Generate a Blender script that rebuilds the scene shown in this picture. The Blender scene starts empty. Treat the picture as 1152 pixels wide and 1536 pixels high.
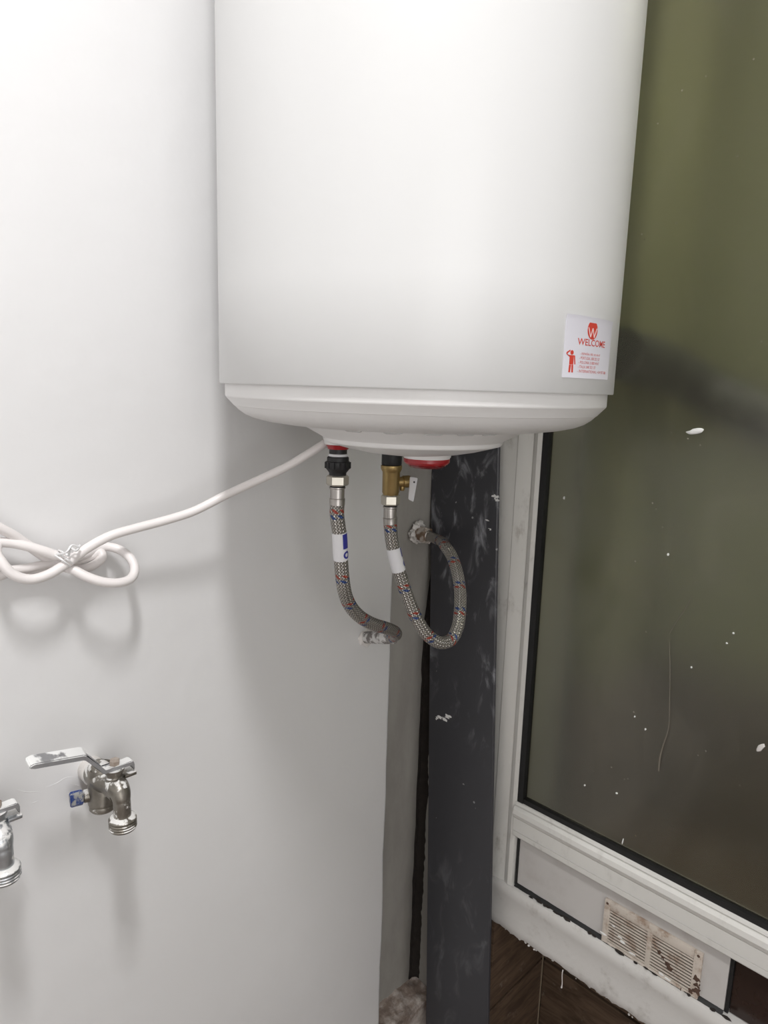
import bpy, bmesh, math, random
from mathutils import Vector, Matrix, noise
random.seed(7)
sc = bpy.context.scene
C = sc.collection

# ------------------------------------------------------------------ camera, light, exposure
F_PX, W_PX, H_PX = 1036.0, 1152, 1536
CAM = Vector((0.0, 0.0, 1.5))
ROT = Matrix(((0.7091240601564319, 0.10462348757268405, -0.6972782752641773),
              (-0.7044584736489412, 0.14676800929759273, -0.6944043565178907),
              (0.029687138822415, 0.9836224261854496, 0.17777962901746786)))
cd = bpy.data.cameras.new('camera'); cam = bpy.data.objects.new('camera', cd); C.objects.link(cam)
cd.sensor_fit = 'VERTICAL'; cd.sensor_height = 36.0; cd.lens = F_PX / H_PX * 36.0
cd.clip_start = 0.02; cd.clip_end = 50
cam.matrix_world = Matrix.Translation(CAM) @ ROT.to_4x4()
sc.camera = cam

wd = bpy.data.worlds.new('world'); sc.world = wd; wd.use_nodes = True
wd.node_tree.nodes['Background'].inputs[0].default_value = (0.9, 0.95, 1, 1)
wd.node_tree.nodes['Background'].inputs[1].default_value = 0.05

def area(name, loc, target, size, watts, col=(1, 1, 1), size_y=None):
    l = bpy.data.lights.new(name, 'AREA'); l.shape = 'RECTANGLE' if size_y else 'DISK'; l.size = size; l.energy = watts; l.color = col
    if size_y: l.size_y = size_y
    o = bpy.data.objects.new(name, l); C.objects.link(o); o.location = loc
    d = Vector(target) - Vector(loc); o.rotation_euler = d.to_track_quat('-Z', 'Y').to_euler(); return o
tl = area('ceiling_tube_lamp', (-0.015, -0.02, 2.74), (-0.015, -0.02, 0), 0.12, 21.5, (1.0, 0.99, 0.99), 0.34)
tl.rotation_euler = (0, 0, math.radians(-31.7))          # the long tube points past the heater towards the white wall
dl = area('doorway_daylight', (-.45, -1.37, 1.4), (-.35, .3, 1.4), 1.5, 15.5, (1.0, 0.995, 0.985), 1.7)  # added soft fill from behind the camera, lifts the heater front
area('yard_lamp', (1.36, 0.05, 2.5), (1.36, 0.05, 0), 0.25, 5.0, (1.0, 0.97, 0.86))  # added light to brighten the space behind the pane

vs = sc.view_settings
sc.display_settings.display_device = 'sRGB'
vs.view_transform = 'Standard'; vs.look = 'None'; vs.gamma = 1.0; vs.use_curve_mapping = False
vs.exposure = 0.0

# ------------------------------------------------------------------ measuring helpers (where a sight line meets a known plane)
def ray(px, py): return ROT @ Vector((px - W_PX / 2, H_PX / 2 - py, -F_PX))
def at_y(px, py, y):
    r = ray(px, py); return CAM + r * ((y - CAM.y) / r.y)
def at_x(px, py, x):
    r = ray(px, py); return CAM + r * ((x - CAM.x) / r.x)
def at_d(px, py, d):
    r = ray(px, py); return CAM + r * (d / math.hypot(r.x, r.y))

# ------------------------------------------------------------------ materials
class N:
    def __init__(s, name):
        s.m = bpy.data.materials.new(name); s.m.use_nodes = True; s.t = s.m.node_tree
        s.t.nodes.clear(); s.out = s.n('ShaderNodeOutputMaterial')
        s.b = s.n('ShaderNodeBsdfPrincipled'); s.l(s.b.outputs[0], s.out.inputs[0])
    def n(s, typ, **kw):
        x = s.t.nodes.new(typ)
        for k, v in kw.items(): setattr(x, k, v)
        return x
    def l(s, a, b): s.t.links.new(a, b)
    def set(s, node, i, v):
        if hasattr(v, 'is_linked') or hasattr(v, 'links'): s.l(v, node.inputs[i])
        else: node.inputs[i].default_value = v
    def math(s, op, a, b=0.0, c=0.0):
        x = s.n('ShaderNodeMath', operation=op); s.set(x, 0, a); s.set(x, 1, b); s.set(x, 2, c); return x.outputs[0]
    def mix(s, f, a, b):
        x = s.n('ShaderNodeMix', data_type='RGBA')
        s.set(x, 0, f); s.set(x, 6, a if not isinstance(a, tuple) else (*a, 1)[:4]); s.set(x, 7, b if not isinstance(b, tuple) else (*b, 1)[:4])
        return x.outputs[2]
    def pos(s, scale=(1, 1, 1)):
        g = s.n('ShaderNodeNewGeometry'); mp = s.n('ShaderNodeMapping'); s.l(g.outputs['Position'], mp.inputs[0])
        mp.inputs['Scale'].default_value = scale; return mp.outputs[0]
    def noise(s, scale, detail=4, rough=0.6, vec=None, dist=0.0):
        x = s.n('ShaderNodeTexNoise'); s.l(vec or s.pos(), x.inputs['Vector'])
        x.inputs['Scale'].default_value = scale; x.inputs['Detail'].default_value = detail
        x.inputs['Roughness'].default_value = rough; x.inputs['Distortion'].default_value = dist; return x.outputs[0]
    def ramp(s, f, a, b):
        x = s.n('ShaderNodeMapRange', interpolation_type='SMOOTHSTEP'); s.l(f, x.inputs[0])
        x.inputs[1].default_value = a; x.inputs[2].default_value = b; return x.outputs[0]
    def bump(s, h, strength=0.3, dist=0.002):
        x = s.n('ShaderNodeBump'); x.inputs['Strength'].default_value = strength; x.inputs['Distance'].default_value = dist
        s.l(h, x.inputs['Height']); s.l(x.outputs[0], s.b.inputs['Normal'])
    def base(s, col, rough=0.5, metal=0.0, spec=None, coat=0.0):
        s.set(s.b, 'Base Color', (*col, 1) if isinstance(col, tuple) else col)
        s.set(s.b, 'Roughness', rough); s.set(s.b, 'Metallic', metal)
        if spec is not None: s.b.inputs['Specular IOR Level'].default_value = spec
        if coat: s.b.inputs['Coat Weight'].default_value = coat; s.b.inputs['Coat Roughness'].default_value = 0.08
        return s

def plain(name, col, rough=0.5, metal=0.0, var=0.12, scale=30, bump=0.0, coat=0.0):
    k = N(name); f = k.noise(scale)
    dark = tuple(c * (1 - var) for c in col); lite = tuple(min(1, c * (1 + var)) for c in col)
    k.base(k.mix(f, dark, lite), rough, metal, coat=coat)
    if bump: k.bump(k.noise(scale * 3), bump, 0.001)
    return k.m

M = {}
def build_materials():
    k = N('white_wall_paint'); f = k.noise(3, 5)
    k.base(k.mix(f, (.80, .795, .795), (.84, .836, .836)), 0.55)
    a = k.noise(22, 3, .5); b = k.noise(160, 2)
    h = k.math('ADD', k.math('MULTIPLY', a, 1.0), k.math('MULTIPLY', b, .12)); k.bump(h, 0.25, 0.003); M['wall'] = k.m
    k = N('grey_recess_plaster'); f = k.noise(9, 6, .65, k.pos((1, 1, .35)))
    k.base(k.mix(k.ramp(f, .35, .7), (.30, .285, .26), (.38, .365, .335)), 0.8); k.bump(k.noise(60), .25, .002); M['recess'] = k.m
    k = N('dirty_mortar'); f = k.noise(14, 8, .7)
    c = k.mix(k.ramp(f, .38, .62), (.20, .15, .12), (.52, .47, .43)); k.base(c, .9); k.bump(k.noise(70, 6), .6, .004); M['mortar'] = k.m
    M['crack'] = plain('dark_crack_dirt', (.022, .017, .014), .95, var=.5, scale=80, bump=.6)
    k = N('heater_enamel'); k.base((.685, .685, .68), .30)
    k.bump(k.noise(2.2, 1), .02, .01); M['enamel'] = k.m
    k = N('heater_plastic'); f = k.noise(6, 3); k.base(k.mix(f, (.80, .79, .78), (.84, .83, .82)), .34); M['hplastic'] = k.m
    M['slot'] = plain('slot_shadow_plastic', (.50, .49, .48), .6)
    k = N('red_plastic'); k.base((.36, .012, .018), .3, coat=.2); M['red'] = k.m
    k = N('red_lens'); k.base((.22, .006, .012), .15, coat=.5); k.b.inputs['Transmission Weight'].default_value = .25; M['lens'] = k.m
    M['black'] = plain('black_rubber', (.012, .012, .013), .5, var=.3, scale=120)
    k = N('gasket_black'); k.base((.008, .008, .008), .6); M['gasket'] = k.m
    k = N('brass'); f = k.noise(60, 6); k.base(k.mix(f, (.30, .21, .085), (.47, .34, .15)), .36, .85); k.bump(k.noise(180), .12, .001); M['brass'] = k.m
    k = N('nickel_nut'); f = k.noise(50, 5); k.base(k.mix(f, (.50, .47, .40), (.66, .63, .56)), .33, .8); M['nut'] = k.m
    k = N('steel_ferrule'); k.base(k.mix(k.noise(70, 4, .6, k.pos((1, 1, .1))), (.36, .34, .32), (.56, .53, .50)), .3, .9); M['ferrule'] = k.m
    # woven steel braid with red and blue tracer threads, from the tube's own UVs (u around, v in metres along)
    k = N('braided_steel'); uv = k.n('ShaderNodeTexCoord'); sp = k.n('ShaderNodeSeparateXYZ'); k.l(uv.outputs['UV'], sp.inputs[0])
    U, V = sp.outputs[0], sp.outputs[1]
    u12 = k.math('MULTIPLY', U, 14.0); v12 = k.math('DIVIDE', V, .0048)
    p = k.math('ADD', u12, v12); q = k.math('SUBTRACT', u12, v12)
    fp, fq = k.math('FRACT', p), k.math('FRACT', q)
    par = k.math('MODULO', k.math('ABSOLUTE', k.math('ADD', k.math('FLOOR', p), k.math('FLOOR', q))), 2.0)
    def hump(f): return k.math('SUBTRACT', 1.0, k.math('ABSOLUTE', k.math('SUBTRACT', k.math('MULTIPLY', f, 2.0), 1.0)))
    hp, hq = hump(fp), hump(fq)
    height = k.math('ADD', k.math('MULTIPLY', par, hp), k.math('MULTIPLY', k.math('SUBTRACT', 1.0, par), hq))
    wires = k.math('ADD', k.math('MULTIPLY', par, hump(k.math('FRACT', k.math('MULTIPLY', p, 3.0)))),
                   k.math('MULTIPLY', k.math('SUBTRACT', 1.0, par), hump(k.math('FRACT', k.math('MULTIPLY', q, 3.0)))))
    tone = k.ramp(k.math('MINIMUM', hp, hq), .05, .5)
    tone = k.math('MULTIPLY', tone, k.math('ADD', .55, k.math('MULTIPLY', wires, .45)))
    steel = k.mix(tone, (.15, .14, .13), (.66, .63, .58))
    vf = k.math('FRACT', k.math('DIVIDE', V, .046))
    dash = k.math('LESS_THAN', k.math('FRACT', k.math('ADD', k.math('MULTIPLY', U, 5.0), k.math('MULTIPLY', V, 105.0))), .48)
    red = k.math('MULTIPLY', dash, k.math('LESS_THAN', k.math('ABSOLUTE', k.math('SUBTRACT', vf, .45)), .055))
    blu = k.math('MULTIPLY', dash, k.math('LESS_THAN', k.math('ABSOLUTE', k.math('SUBTRACT', vf, .60)), .055))
    col = k.mix(blu, k.mix(red, steel, (.33, .05, .03)), (.025, .06, .20))
    k.base(col, .36, k.math('SUBTRACT', .75, k.math('MULTIPLY', k.math('ADD', red, blu), .7))); k.bump(height, .7, .0012); M['braid'] = k.m
    k = N('sleeve_paper'); k.base((.80, .80, .82), .5); M['paper'] = k.m
    k = N('blue_print'); k.base((.035, .04, .30), .5); M['blueprint'] = k.m
    k = N('red_print'); k.base((.58, .05, .03), .5); M['redprint'] = k.m
    k = N('pale_print'); k.base((.80, .62, .62), .5); M['paleprint'] = k.m
    k = N('sticker_paper'); k.base((.72, .71, .77), .35); M['sticker'] = k.m
    k = N('cable_sheath'); k.base((.82, .78, .765), .38); M['cable'] = k.m
    k = N('silver_tie'); k.base(k.mix(k.noise(300), (.7, .7, .7), (.92, .92, .92)), .35, .15); M['tie'] = k.m
    k = N('tap_metal'); f = k.noise(60, 6, .7); geo = k.n('ShaderNodeNewGeometry'); sx = k.n('ShaderNodeSeparateXYZ'); k.l(geo.outputs['Normal'], sx.inputs[0])
    met = k.mix(f, (.15, .135, .115), (.40, .375, .33))
    spl = k.ramp(k.math('ADD', k.math('MULTIPLY', sx.outputs[2], .16), k.noise(55, 5, .6)), .60, .66)   # paint that fell on faces turned up
    k.base(k.mix(spl, met, (.80, .79, .77)), k.math('ADD', .34, k.math('MULTIPLY', spl, .3)), k.math('SUBTRACT', .85, k.math('MULTIPLY', spl, .85))); k.bump(k.noise(110, 5), .3, .0015); M['tap'] = k.m
    k = N('tap_chrome'); f = k.noise(50, 5, .7)
    met = k.mix(f, (.36, .38, .40), (.62, .64, .66)); geo = k.n('ShaderNodeNewGeometry'); sx = k.n('ShaderNodeSeparateXYZ'); k.l(geo.outputs['Normal'], sx.inputs[0])
    spl = k.ramp(k.math('ADD', k.math('MULTIPLY', sx.outputs[2], .2), k.noise(60, 5, .6)), .58, .65)
    k.base(k.mix(spl, met, (.80, .79, .77)), .32, k.math('SUBTRACT', .85, k.math('MULTIPLY', spl, .8))); M['chrome'] = k.m
    k = N('lever_steel'); f = k.noise(70, 5, .7); geo = k.n('ShaderNodeNewGeometry'); sx = k.n('ShaderNodeSeparateXYZ'); k.l(geo.outputs['Normal'], sx.inputs[0])
    spl = k.ramp(k.math('ADD', k.math('MULTIPLY', sx.outputs[2], .30), k.noise(28, 5)), .68, .76)
    k.base(k.mix(spl, k.mix(f, (.27, .27, .28), (.46, .46, .47)), (.82, .82, .81)), .45, k.math('SUBTRACT', .6, k.math('MULTIPLY', spl, .6))); M['lever'] = k.m
    k = N('rusty_bolt'); k.base(k.mix(k.noise(140, 5), (.22, .14, .09), (.62, .57, .52)), .6, .4); M['bolt'] = k.m
    k = N('blue_cap'); spl = k.ramp(k.noise(95, 5, .7), .50, .60); k.base(k.mix(spl, (.012, .045, .22), (.40, .40, .38)), .5); M['bluecap'] = k.m
    k = N('rust_pipe'); k.base(k.mix(k.ramp(k.noise(75, 5), .42, .6), (.20, .13, .085), (.55, .50, .45)), .75, .15); k.bump(k.noise(100, 5), .5, .002); M['rust'] = k.m
    k = N('flaky_nipple'); k.base(k.mix(k.ramp(k.noise(65, 6, .7), .46, .56), (.22, .20, .19), (.74, .73, .72)), .5, .3); k.bump(k.noise(90, 5), .5, .002); M['flaky'] = k.m
    M['plaster'] = plain('rough_plaster', (.72, .69, .66), .9, var=.2, scale=90, bump=.7)
    # dark board with smears of white paint
    k = N('dark_grey_board'); f = k.noise(7, 5, .6, k.pos((1, 1, .3)))
    c = k.mix(f, (.034, .034, .039), (.058, .058, .066))
    smear = k.ramp(k.noise(19, 7, .62, k.pos((1, 1.3, .6)), .8), .52, .74)
    gate = k.ramp(k.noise(4.5, 2), .40, .56); top = k.n('ShaderNodeSeparateXYZ'); k.l(k.pos(), top.inputs[0])
    zf = k.ramp(top.outputs[2], .7, 1.25)
    s1 = k.math('MULTIPLY', k.math('MULTIPLY', smear, gate), k.math('ADD', .12, k.math('MULTIPLY', zf, .55)))
    vo = k.n('ShaderNodeTexVoronoi'); k.l(k.pos(), vo.inputs['Vector']); vo.inputs['Scale'].default_value = 34
    s2 = k.math('MULTIPLY', k.math('LESS_THAN', vo.outputs['Distance'], .075), k.math('GREATER_THAN', k.noise(33, 2), .56))
    k.base(k.mix(k.math('MULTIPLY', s2, .5), k.mix(s1, c, (.55, .56, .60)), (.6, .6, .6)), .42); M['board'] = k.m
    k = N('white_frame'); f = k.noise(20, 7, .7, k.pos((1, 1, .5))); g = k.noise(4, 4)
    dirt = k.math('MULTIPLY', k.ramp(f, .52, .74), k.ramp(g, .36, .62))
    k.base(k.mix(dirt, (.70, .69, .655), (.36, .335, .30)), .38); k.bump(k.noise(40), .04, .001); M['frame'] = k.m
    k = N('painted_sill'); f = k.noise(17, 7, .7)
    k.base(k.mix(k.ramp(f, .52, .76), (.63, .615, .59), (.40, .375, .345)), .6); k.bump(k.noise(30, 5), .3, .003); M['sill'] = k.m
    k = N('white_panel'); k.base(k.mix(k.ramp(k.noise(6, 6, .65), .45, .7), (.55, .53, .51), (.43, .40, .375)), .45); M['panel'] = k.m
    k = N('vent_plastic'); f = k.noise(45, 6, .7)
    k.base(k.mix(k.ramp(f, .46, .70), (.58, .52, .455), (.33, .24, .18)), .55); k.bump(k.noise(120), .2, .001); M['vent'] = k.m
    M['ventdark'] = plain('vent_dust', (.085, .048, .033), .95, var=.4, scale=90)
    k = N('dark_brown_pane'); k.base(k.mix(k.noise(18, 5), (.016, .009, .007), (.032, .018, .014)), .22); M['brownpane'] = k.m
    # wood-look tiles
    k = N('wood_look_tile'); g = k.noise(9, 7, .65, k.pos((1, 1, 7)), 1.4); f = k.noise(5, 3)
    c = k.mix(k.ramp(g, .35, .68), (.060, .038, .024), (.165, .11, .072)); c = k.mix(k.math('MULTIPLY', f, .35), c, (.10, .07, .05))
    dust = k.math('MULTIPLY', k.ramp(k.noise(30, 6, .7), .60, .72), .35); k.base(k.mix(dust, c, (.40, .36, .32)), .5); M['tile'] = k.m
    M['grout'] = plain('brown_grout', (.012, .008, .006), .95, var=.3)
    M['trimline'] = plain('tile_corner_bead', (.30, .24, .17), .6)
    # dirty pane: clear-bodied glass, blurred by a skin of dust
    k = N('dirty_glass'); b = k.b; b.inputs['Base Color'].default_value = (.90, .92, .80, 1); b.inputs['Transmission Weight'].default_value = 1.0
    b.inputs['IOR'].default_value = 1.45
    k.set(b, 'Roughness', k.math('ADD', .13, k.math('MULTIPLY', k.noise(3, 4), .16)))
    d = k.n('ShaderNodeBsdfDiffuse'); d.inputs[0].default_value = (.50, .455, .37, 1)
    fl = k.ramp(k.noise(5, 8, .68, k.pos((1, 1, .7)), .6), .45, .85)
    vo = k.n('ShaderNodeTexVoronoi'); k.l(k.pos(), vo.inputs['Vector']); vo.inputs['Scale'].default_value = 48
    sp_ = k.math('MULTIPLY', k.math('LESS_THAN', vo.outputs['Distance'], .055), k.math('GREATER_THAN', k.noise(9, 2), .52))
    fac = k.math('MAXIMUM', k.math('ADD', .035, k.math('MULTIPLY', fl, .09)), k.math('MULTIPLY', sp_, .55))
    mx = k.n('ShaderNodeMixShader'); k.l(fac, mx.inputs[0]); k.l(b.outputs[0], mx.inputs[1]); k.l(d.outputs[0], mx.inputs[2]); k.l(mx.outputs[0], k.out.inputs[0]); M['glass'] = k.m
    M['fleck'] = plain('white_paint_fleck', (.80, .80, .78), .6)
    M['streak'] = plain('dried_dirt_run', (.16, .14, .11), .6)
    # yard behind the pane: olive render above a brown dado
    k = N('olive_render'); z = k.n('ShaderNodeSeparateXYZ'); k.l(k.pos(), z.inputs[0])
    up = k.ramp(k.math('ADD', z.outputs[2], k.math('MULTIPLY', k.noise(4, 3), .12)), .86, 1.06)
    ol = k.mix(k.noise(5, 5, .6), (.165, .165, .085), (.225, .222, .13)); br = k.mix(k.noise(7, 5), (.070, .051, .039), (.10, .076, .060))
    k.base(k.mix(up, br, ol), .8); M['olive'] = k.m
    M['ductgrey'] = plain('dark_duct', (.028, .029, .03), .5)
    M['brownfloor'] = plain('brown_floor', (.10, .07, .05), .8)
    M['ceil'] = plain('white_ceiling', (.82, .82, .81), .8, var=.02)
    M['floor'] = plain('brown_floor_tile', (.15, .10, .07), .4, var=.3, scale=8)
build_materials()

# ------------------------------------------------------------------ object helpers
def origin(o):
    v = Vector()
    while o is not None: v += o.location; o = o.parent
    return v
def obj(name, bm, m, parent=None, smooth=True, angle=40):
    bmesh.ops.recalc_face_normals(bm, faces=bm.faces)
    bmesh.ops.translate(bm, vec=-origin(parent), verts=bm.verts)
    me = bpy.data.meshes.new(name); bm.to_mesh(me); bm.free()
    me.materials.append(M[m] if isinstance(m, str) else m)
    if smooth:
        me.polygons.foreach_set('use_smooth', [True] * len(me.polygons)); me.set_sharp_from_angle(angle=math.radians(angle))
    o = bpy.data.objects.new(name, me); C.objects.link(o); o.parent = parent; return o
def tag(o, label, cat, group=None):
    o['label'] = label; o['category'] = cat
    if group: o['group'] = group
    return o
def thing(name, label, cat, loc, group=None):
    o = bpy.data.objects.new(name, None); o.empty_display_size = .02; C.objects.link(o); o.location = loc
    return tag(o, label, cat, group)
def struct(o): o['kind'] = 'structure'; return o
def stuff(o): o['kind'] = 'stuff'; return o

def box(bm, x0, x1, y0, y1, z0, z1, bevel=0.0):
    r = bmesh.ops.create_cube(bm, size=1.0)
    bmesh.ops.scale(bm, vec=(x1 - x0, y1 - y0, z1 - z0), verts=r['verts'])
    bmesh.ops.translate(bm, vec=((x0 + x1) / 2, (y0 + y1) / 2, (z0 + z1) / 2), verts=r['verts'])
    if bevel:
        e = list({e for v in r['verts'] for e in v.link_edges})
        bmesh.ops.bevel(bm, geom=e, offset=bevel, segments=2, affect='EDGES', profile=.6)
    return bm
def Box(*a, **k): return box(bmesh.new(), *a, **k)
def frame_of(d):
    d = d.normalized(); a = Vector((0, 0, 1)) if abs(d.z) < .9 else Vector((1, 0, 0))
    n = (a - d * a.dot(d)).normalized(); return n, d.cross(n)
def lathe(profile, base, axis, seg=48, bm=None, phase=0.0, caps=True):
    """profile: (radius, height along axis)"""
    bm = bm or bmesh.new(); axis = Vector(axis).normalized(); n, b = frame_of(axis); base = Vector(base); rings = []
    for r, h in profile:
        if r < 1e-6: rings.append([bm.verts.new(base + axis * h)])
        else: rings.append([bm.verts.new(base + axis * h + (n * math.cos(phase + 2 * math.pi * i / seg) + b * math.sin(phase + 2 * math.pi * i / seg)) * r) for i in range(seg)])
    for a, c in zip(rings, rings[1:]):
        for i in range(seg):
            j = (i + 1) % seg
            if len(a) == 1 and len(c) == 1: break
            if len(a) == 1: bm.faces.new((a[0], c[j], c[i]))
            elif len(c) == 1: bm.faces.new((a[i], a[j], c[0]))
            else: bm.faces.new((a[i], a[j], c[j], c[i]))
    if caps:
        for rg in (rings[0], rings[-1]):
            if len(rg) > 2: bm.faces.new(rg)
    return bm
def spline(pts, n=8):
    pts = [Vector(p) for p in pts]; P = [pts[0] * 2 - pts[1]] + pts + [pts[-1] * 2 - pts[-2]]; out = []
    for i in range(1, len(P) - 2):
        p0, p1, p2, p3 = P[i - 1:i + 3]
        t0 = 0; t1 = t0 + max((p1 - p0).length, 1e-6) ** .5; t2 = t1 + max((p2 - p1).length, 1e-6) ** .5; t3 = t2 + max((p3 - p2).length, 1e-6) ** .5
        for k in range(n):
            t = t1 + (t2 - t1) * k / n
            a1 = p0 * ((t1 - t) / (t1 - t0)) + p1 * ((t - t0) / (t1 - t0)); a2 = p1 * ((t2 - t) / (t2 - t1)) + p2 * ((t - t1) / (t2 - t1)); a3 = p2 * ((t3 - t) / (t3 - t2)) + p3 * ((t - t2) / (t3 - t2))
            b1 = a1 * ((t2 - t) / (t2 - t0)) + a2 * ((t - t0) / (t2 - t0)); b2 = a2 * ((t3 - t) / (t3 - t1)) + a3 * ((t - t1) / (t3 - t1))
            out.append(b1 * ((t2 - t) / (t2 - t1)) + b2 * ((t - t1) / (t2 - t1)))
    out.append(pts[-1]); return out
def frames(path):
    T = []
    for i in range(len(path)):
        a = path[max(0, i - 1)]; b = path[min(len(path) - 1, i + 1)]; T.append((b - a).normalized())
    n, _ = frame_of(T[0]); out = []
    for i, t in enumerate(T):
        n = (n - t * n.dot(t)).normalized(); out.append((path[i], t, n, t.cross(n)))
    return out
def tube(path, r, seg=16, bm=None, caps=True, v0=0.0):
    bm = bm or bmesh.new(); uvl = bm.loops.layers.uv.verify(); F = frames(path); rings = []; v = [v0]
    for i in range(1, len(path)): v.append(v[-1] + (path[i] - path[i - 1]).length)
    for i, (p, t, n, b) in enumerate(F):
        rr = r(i / (len(F) - 1)) if callable(r) else r
        rings.append([bm.verts.new(p + (n * math.cos(2 * math.pi * k / seg) + b * math.sin(2 * math.pi * k / seg)) * rr) for k in range(seg)])
    for i in range(len(rings) - 1):
        for k in range(seg):
            f = bm.faces.new((rings[i][k], rings[i][(k + 1) % seg], rings[i + 1][(k + 1) % seg], rings[i + 1][k]))
            for lp, (uu, vv) in zip(f.loops, ((k / seg, v[i]), ((k + 1) / seg, v[i]), ((k + 1) / seg, v[i + 1]), (k / seg, v[i + 1]))): lp[uvl].uv = (uu, vv)
    if caps: bm.faces.new(rings[0][::-1]); bm.faces.new(rings[-1])
    return bm
def prism(poly, mk0, mk1, bm=None):
    """poly of 2-D points; mk0/mk1 turn a 2-D point into 3-D on the two end faces"""
    bm = bm or bmesh.new(); a = [bm.verts.new(mk0(*p)) for p in poly]; b = [bm.verts.new(mk1(*p)) for p in poly]; n = len(poly)
    for i in range(n): bm.faces.new((a[i], a[(i + 1) % n], b[(i + 1) % n], b[i]))
    bm.faces.new(a[::-1]); bm.faces.new(b); return bm
def blob(bm, c, r, sx=1, sy=1, sz=1, rough=.25, seed=0, sub=2):
    g = bmesh.ops.create_icosphere(bm, subdivisions=sub, radius=1.0)
    for v in g['verts']:
        k = 1 + rough * noise.noise(v.co * 1.9 + Vector((seed, seed * 2, 0))) * 2
        v.co = Vector(c) + Vector((v.co.x * sx, v.co.y * sy, v.co.z * sz)) * r * k
    return bm
def subpath(path, a, b):
    L = [0.0]
    for i in range(1, len(path)): L.append(L[-1] + (path[i] - path[i - 1]).length)
    def pt(s):
        for i in range(1, len(path)):
            if L[i] >= s - 1e-9: return path[i - 1].lerp(path[i], (s - L[i - 1]) / max(L[i] - L[i - 1], 1e-9))
        return path[-1]
    return [pt(a)] + [p for p, l in zip(path, L) if a + 1e-4 < l < b - 1e-4] + [pt(b)]
def length(path): return sum((b - a).length for a, b in zip(path, path[1:]))

# ------------------------------------------------------------------ the room
WY, RY, BX = .82, .857, 1.0          # white plastered wall, recessed wall behind it, window wall
rx0, rx1, ry0, zc = -1.4, 1.0, -1.4, 2.8
struct(obj('floor', Box(rx0, 1.25, ry0, 1.0, -.08, 0), 'floor'))
struct(obj('ceiling', Box(rx0, 1.25, ry0, 1.0, zc, zc + .08), 'ceil'))
struct(obj('wall_back', Box(rx0, 1.25, ry0 - .1, ry0, 0, zc), 'wall'))
struct(obj('wall_front', Box(rx0 - .1, rx0, ry0, WY + .2, 0, zc), 'wall'))
# white wall whose plaster coat ends in a hand-trowelled edge
bm = bmesh.new(); nz = 90; cols = []
for i in range(nz + 1):
    z = zc * i / nz
    e = .8535 + .0035 * noise.noise(Vector((0, 3.1, z * 5))) + .0015 * noise.noise(Vector((5, 1, z * 17))) + .005 * max(0, 1 - z / .6)
    cols.append([bm.verts.new(p) for p in ((rx0, WY, z), (e - .006, WY, z), (e - .0018, WY + .0018, z), (e, WY + .006, z), (e, RY, z), (rx0, RY, z))])
for a, b in zip(cols, cols[1:]):
    for j in range(6): bm.faces.new((a[j], a[(j + 1) % 6], b[(j + 1) % 6], b[j]))
bm.faces.new(cols[0]); bm.faces.new(cols[-1])
struct(obj('wall_left', bm, 'wall', angle=50))
# recessed wall: stops short of the corner low down, leaving a ragged open joint
bm = bmesh.new(); cols = []; nz = 130
for i in range(nz + 1):
    z = zc * i / nz
    g = 0.0 if z > 1.16 else min(1, (1.16 - z) / .12) * (.0165 + .003 * noise.noise(Vector((2, 8, z * 14))) + .0025 * noise.noise(Vector((7, 1, z * 45))))
    e = BX - max(g, 0)
    cols.append([bm.verts.new(p) for p in ((.80, RY, z), (e - .03, RY, z), (e - .002, RY + .0008, z), (e, RY + .003, z), (e, RY + .1, z), (.80, RY + .1, z))])
for a, b in zip(cols, cols[1:]):
    for j in range(6): bm.faces.new((a[j], a[(j + 1) % 6], b[(j + 1) % 6], b[j]))
bm.faces.new(cols[0]); bm.faces.new(cols[-1])
rec = struct(obj('wall_corner', bm, 'recess', angle=50))
obj('joint_filling', Box(.965, 1.0, RY + .0035, RY + .05, .2, 1.2), 'crack', rec)
bm = bmesh.new(); rows = []
for i in range(190):                                   # ragged dark joint in the corner, opening up towards the floor
    z = .232 + i * (1.14 - .232) / 189; k = min(1, (1.14 - z) / .10) ** .7
    a = k * (.0095 + .004 * noise.noise(Vector((1, 5, z * 16))) + .005 * noise.noise(Vector((3, 2, z * 60))))
    b = k * (.0125 + .004 * noise.noise(Vector((9, 5, z * 14))) + .003 * noise.noise(Vector((4, 7, z * 75))))
    rows.append([bm.verts.new(p) for p in ((BX - a, RY + .004, z), (BX - a, RY - .0006, z), (BX - .45 * a, RY - .002 - .1 * b, z), (BX - .002, RY - .5 * b, z), (BX - .0006, RY - b, z), (BX + .004, RY - b, z), (BX + .004, RY + .004, z))])
for a, b in zip(rows, rows[1:]):
    for j in range(7): bm.faces.new((a[j], a[(j + 1) % 7], b[(j + 1) % 7], b[j]))
bm.faces.new(rows[0]); bm.faces.new(rows[-1])
obj('joint_dirt', bm, 'crack', rec, angle=60)
# pier at the window end (seen as the pale strip), window wall around the glazing
bm = Box(BX, 1.30, .721, RY + .11, .4895, zc); box(bm, BX, 1.30, .69, RY + .11, 0, .4895)
pier = struct(obj('wall_right', bm, 'recess'))
obj('tile_bedding', Box(BX + .0005, 1.205, .667, .69, 0, .4893), 'grout', pier)
struct(obj('wall_lintel', Box(BX, 1.12, -.62, .721, 2.36, zc), 'wall'))
struct(obj('wall_end', Box(BX, 1.12, ry0, -.652, 0, zc), 'wall'))
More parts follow.
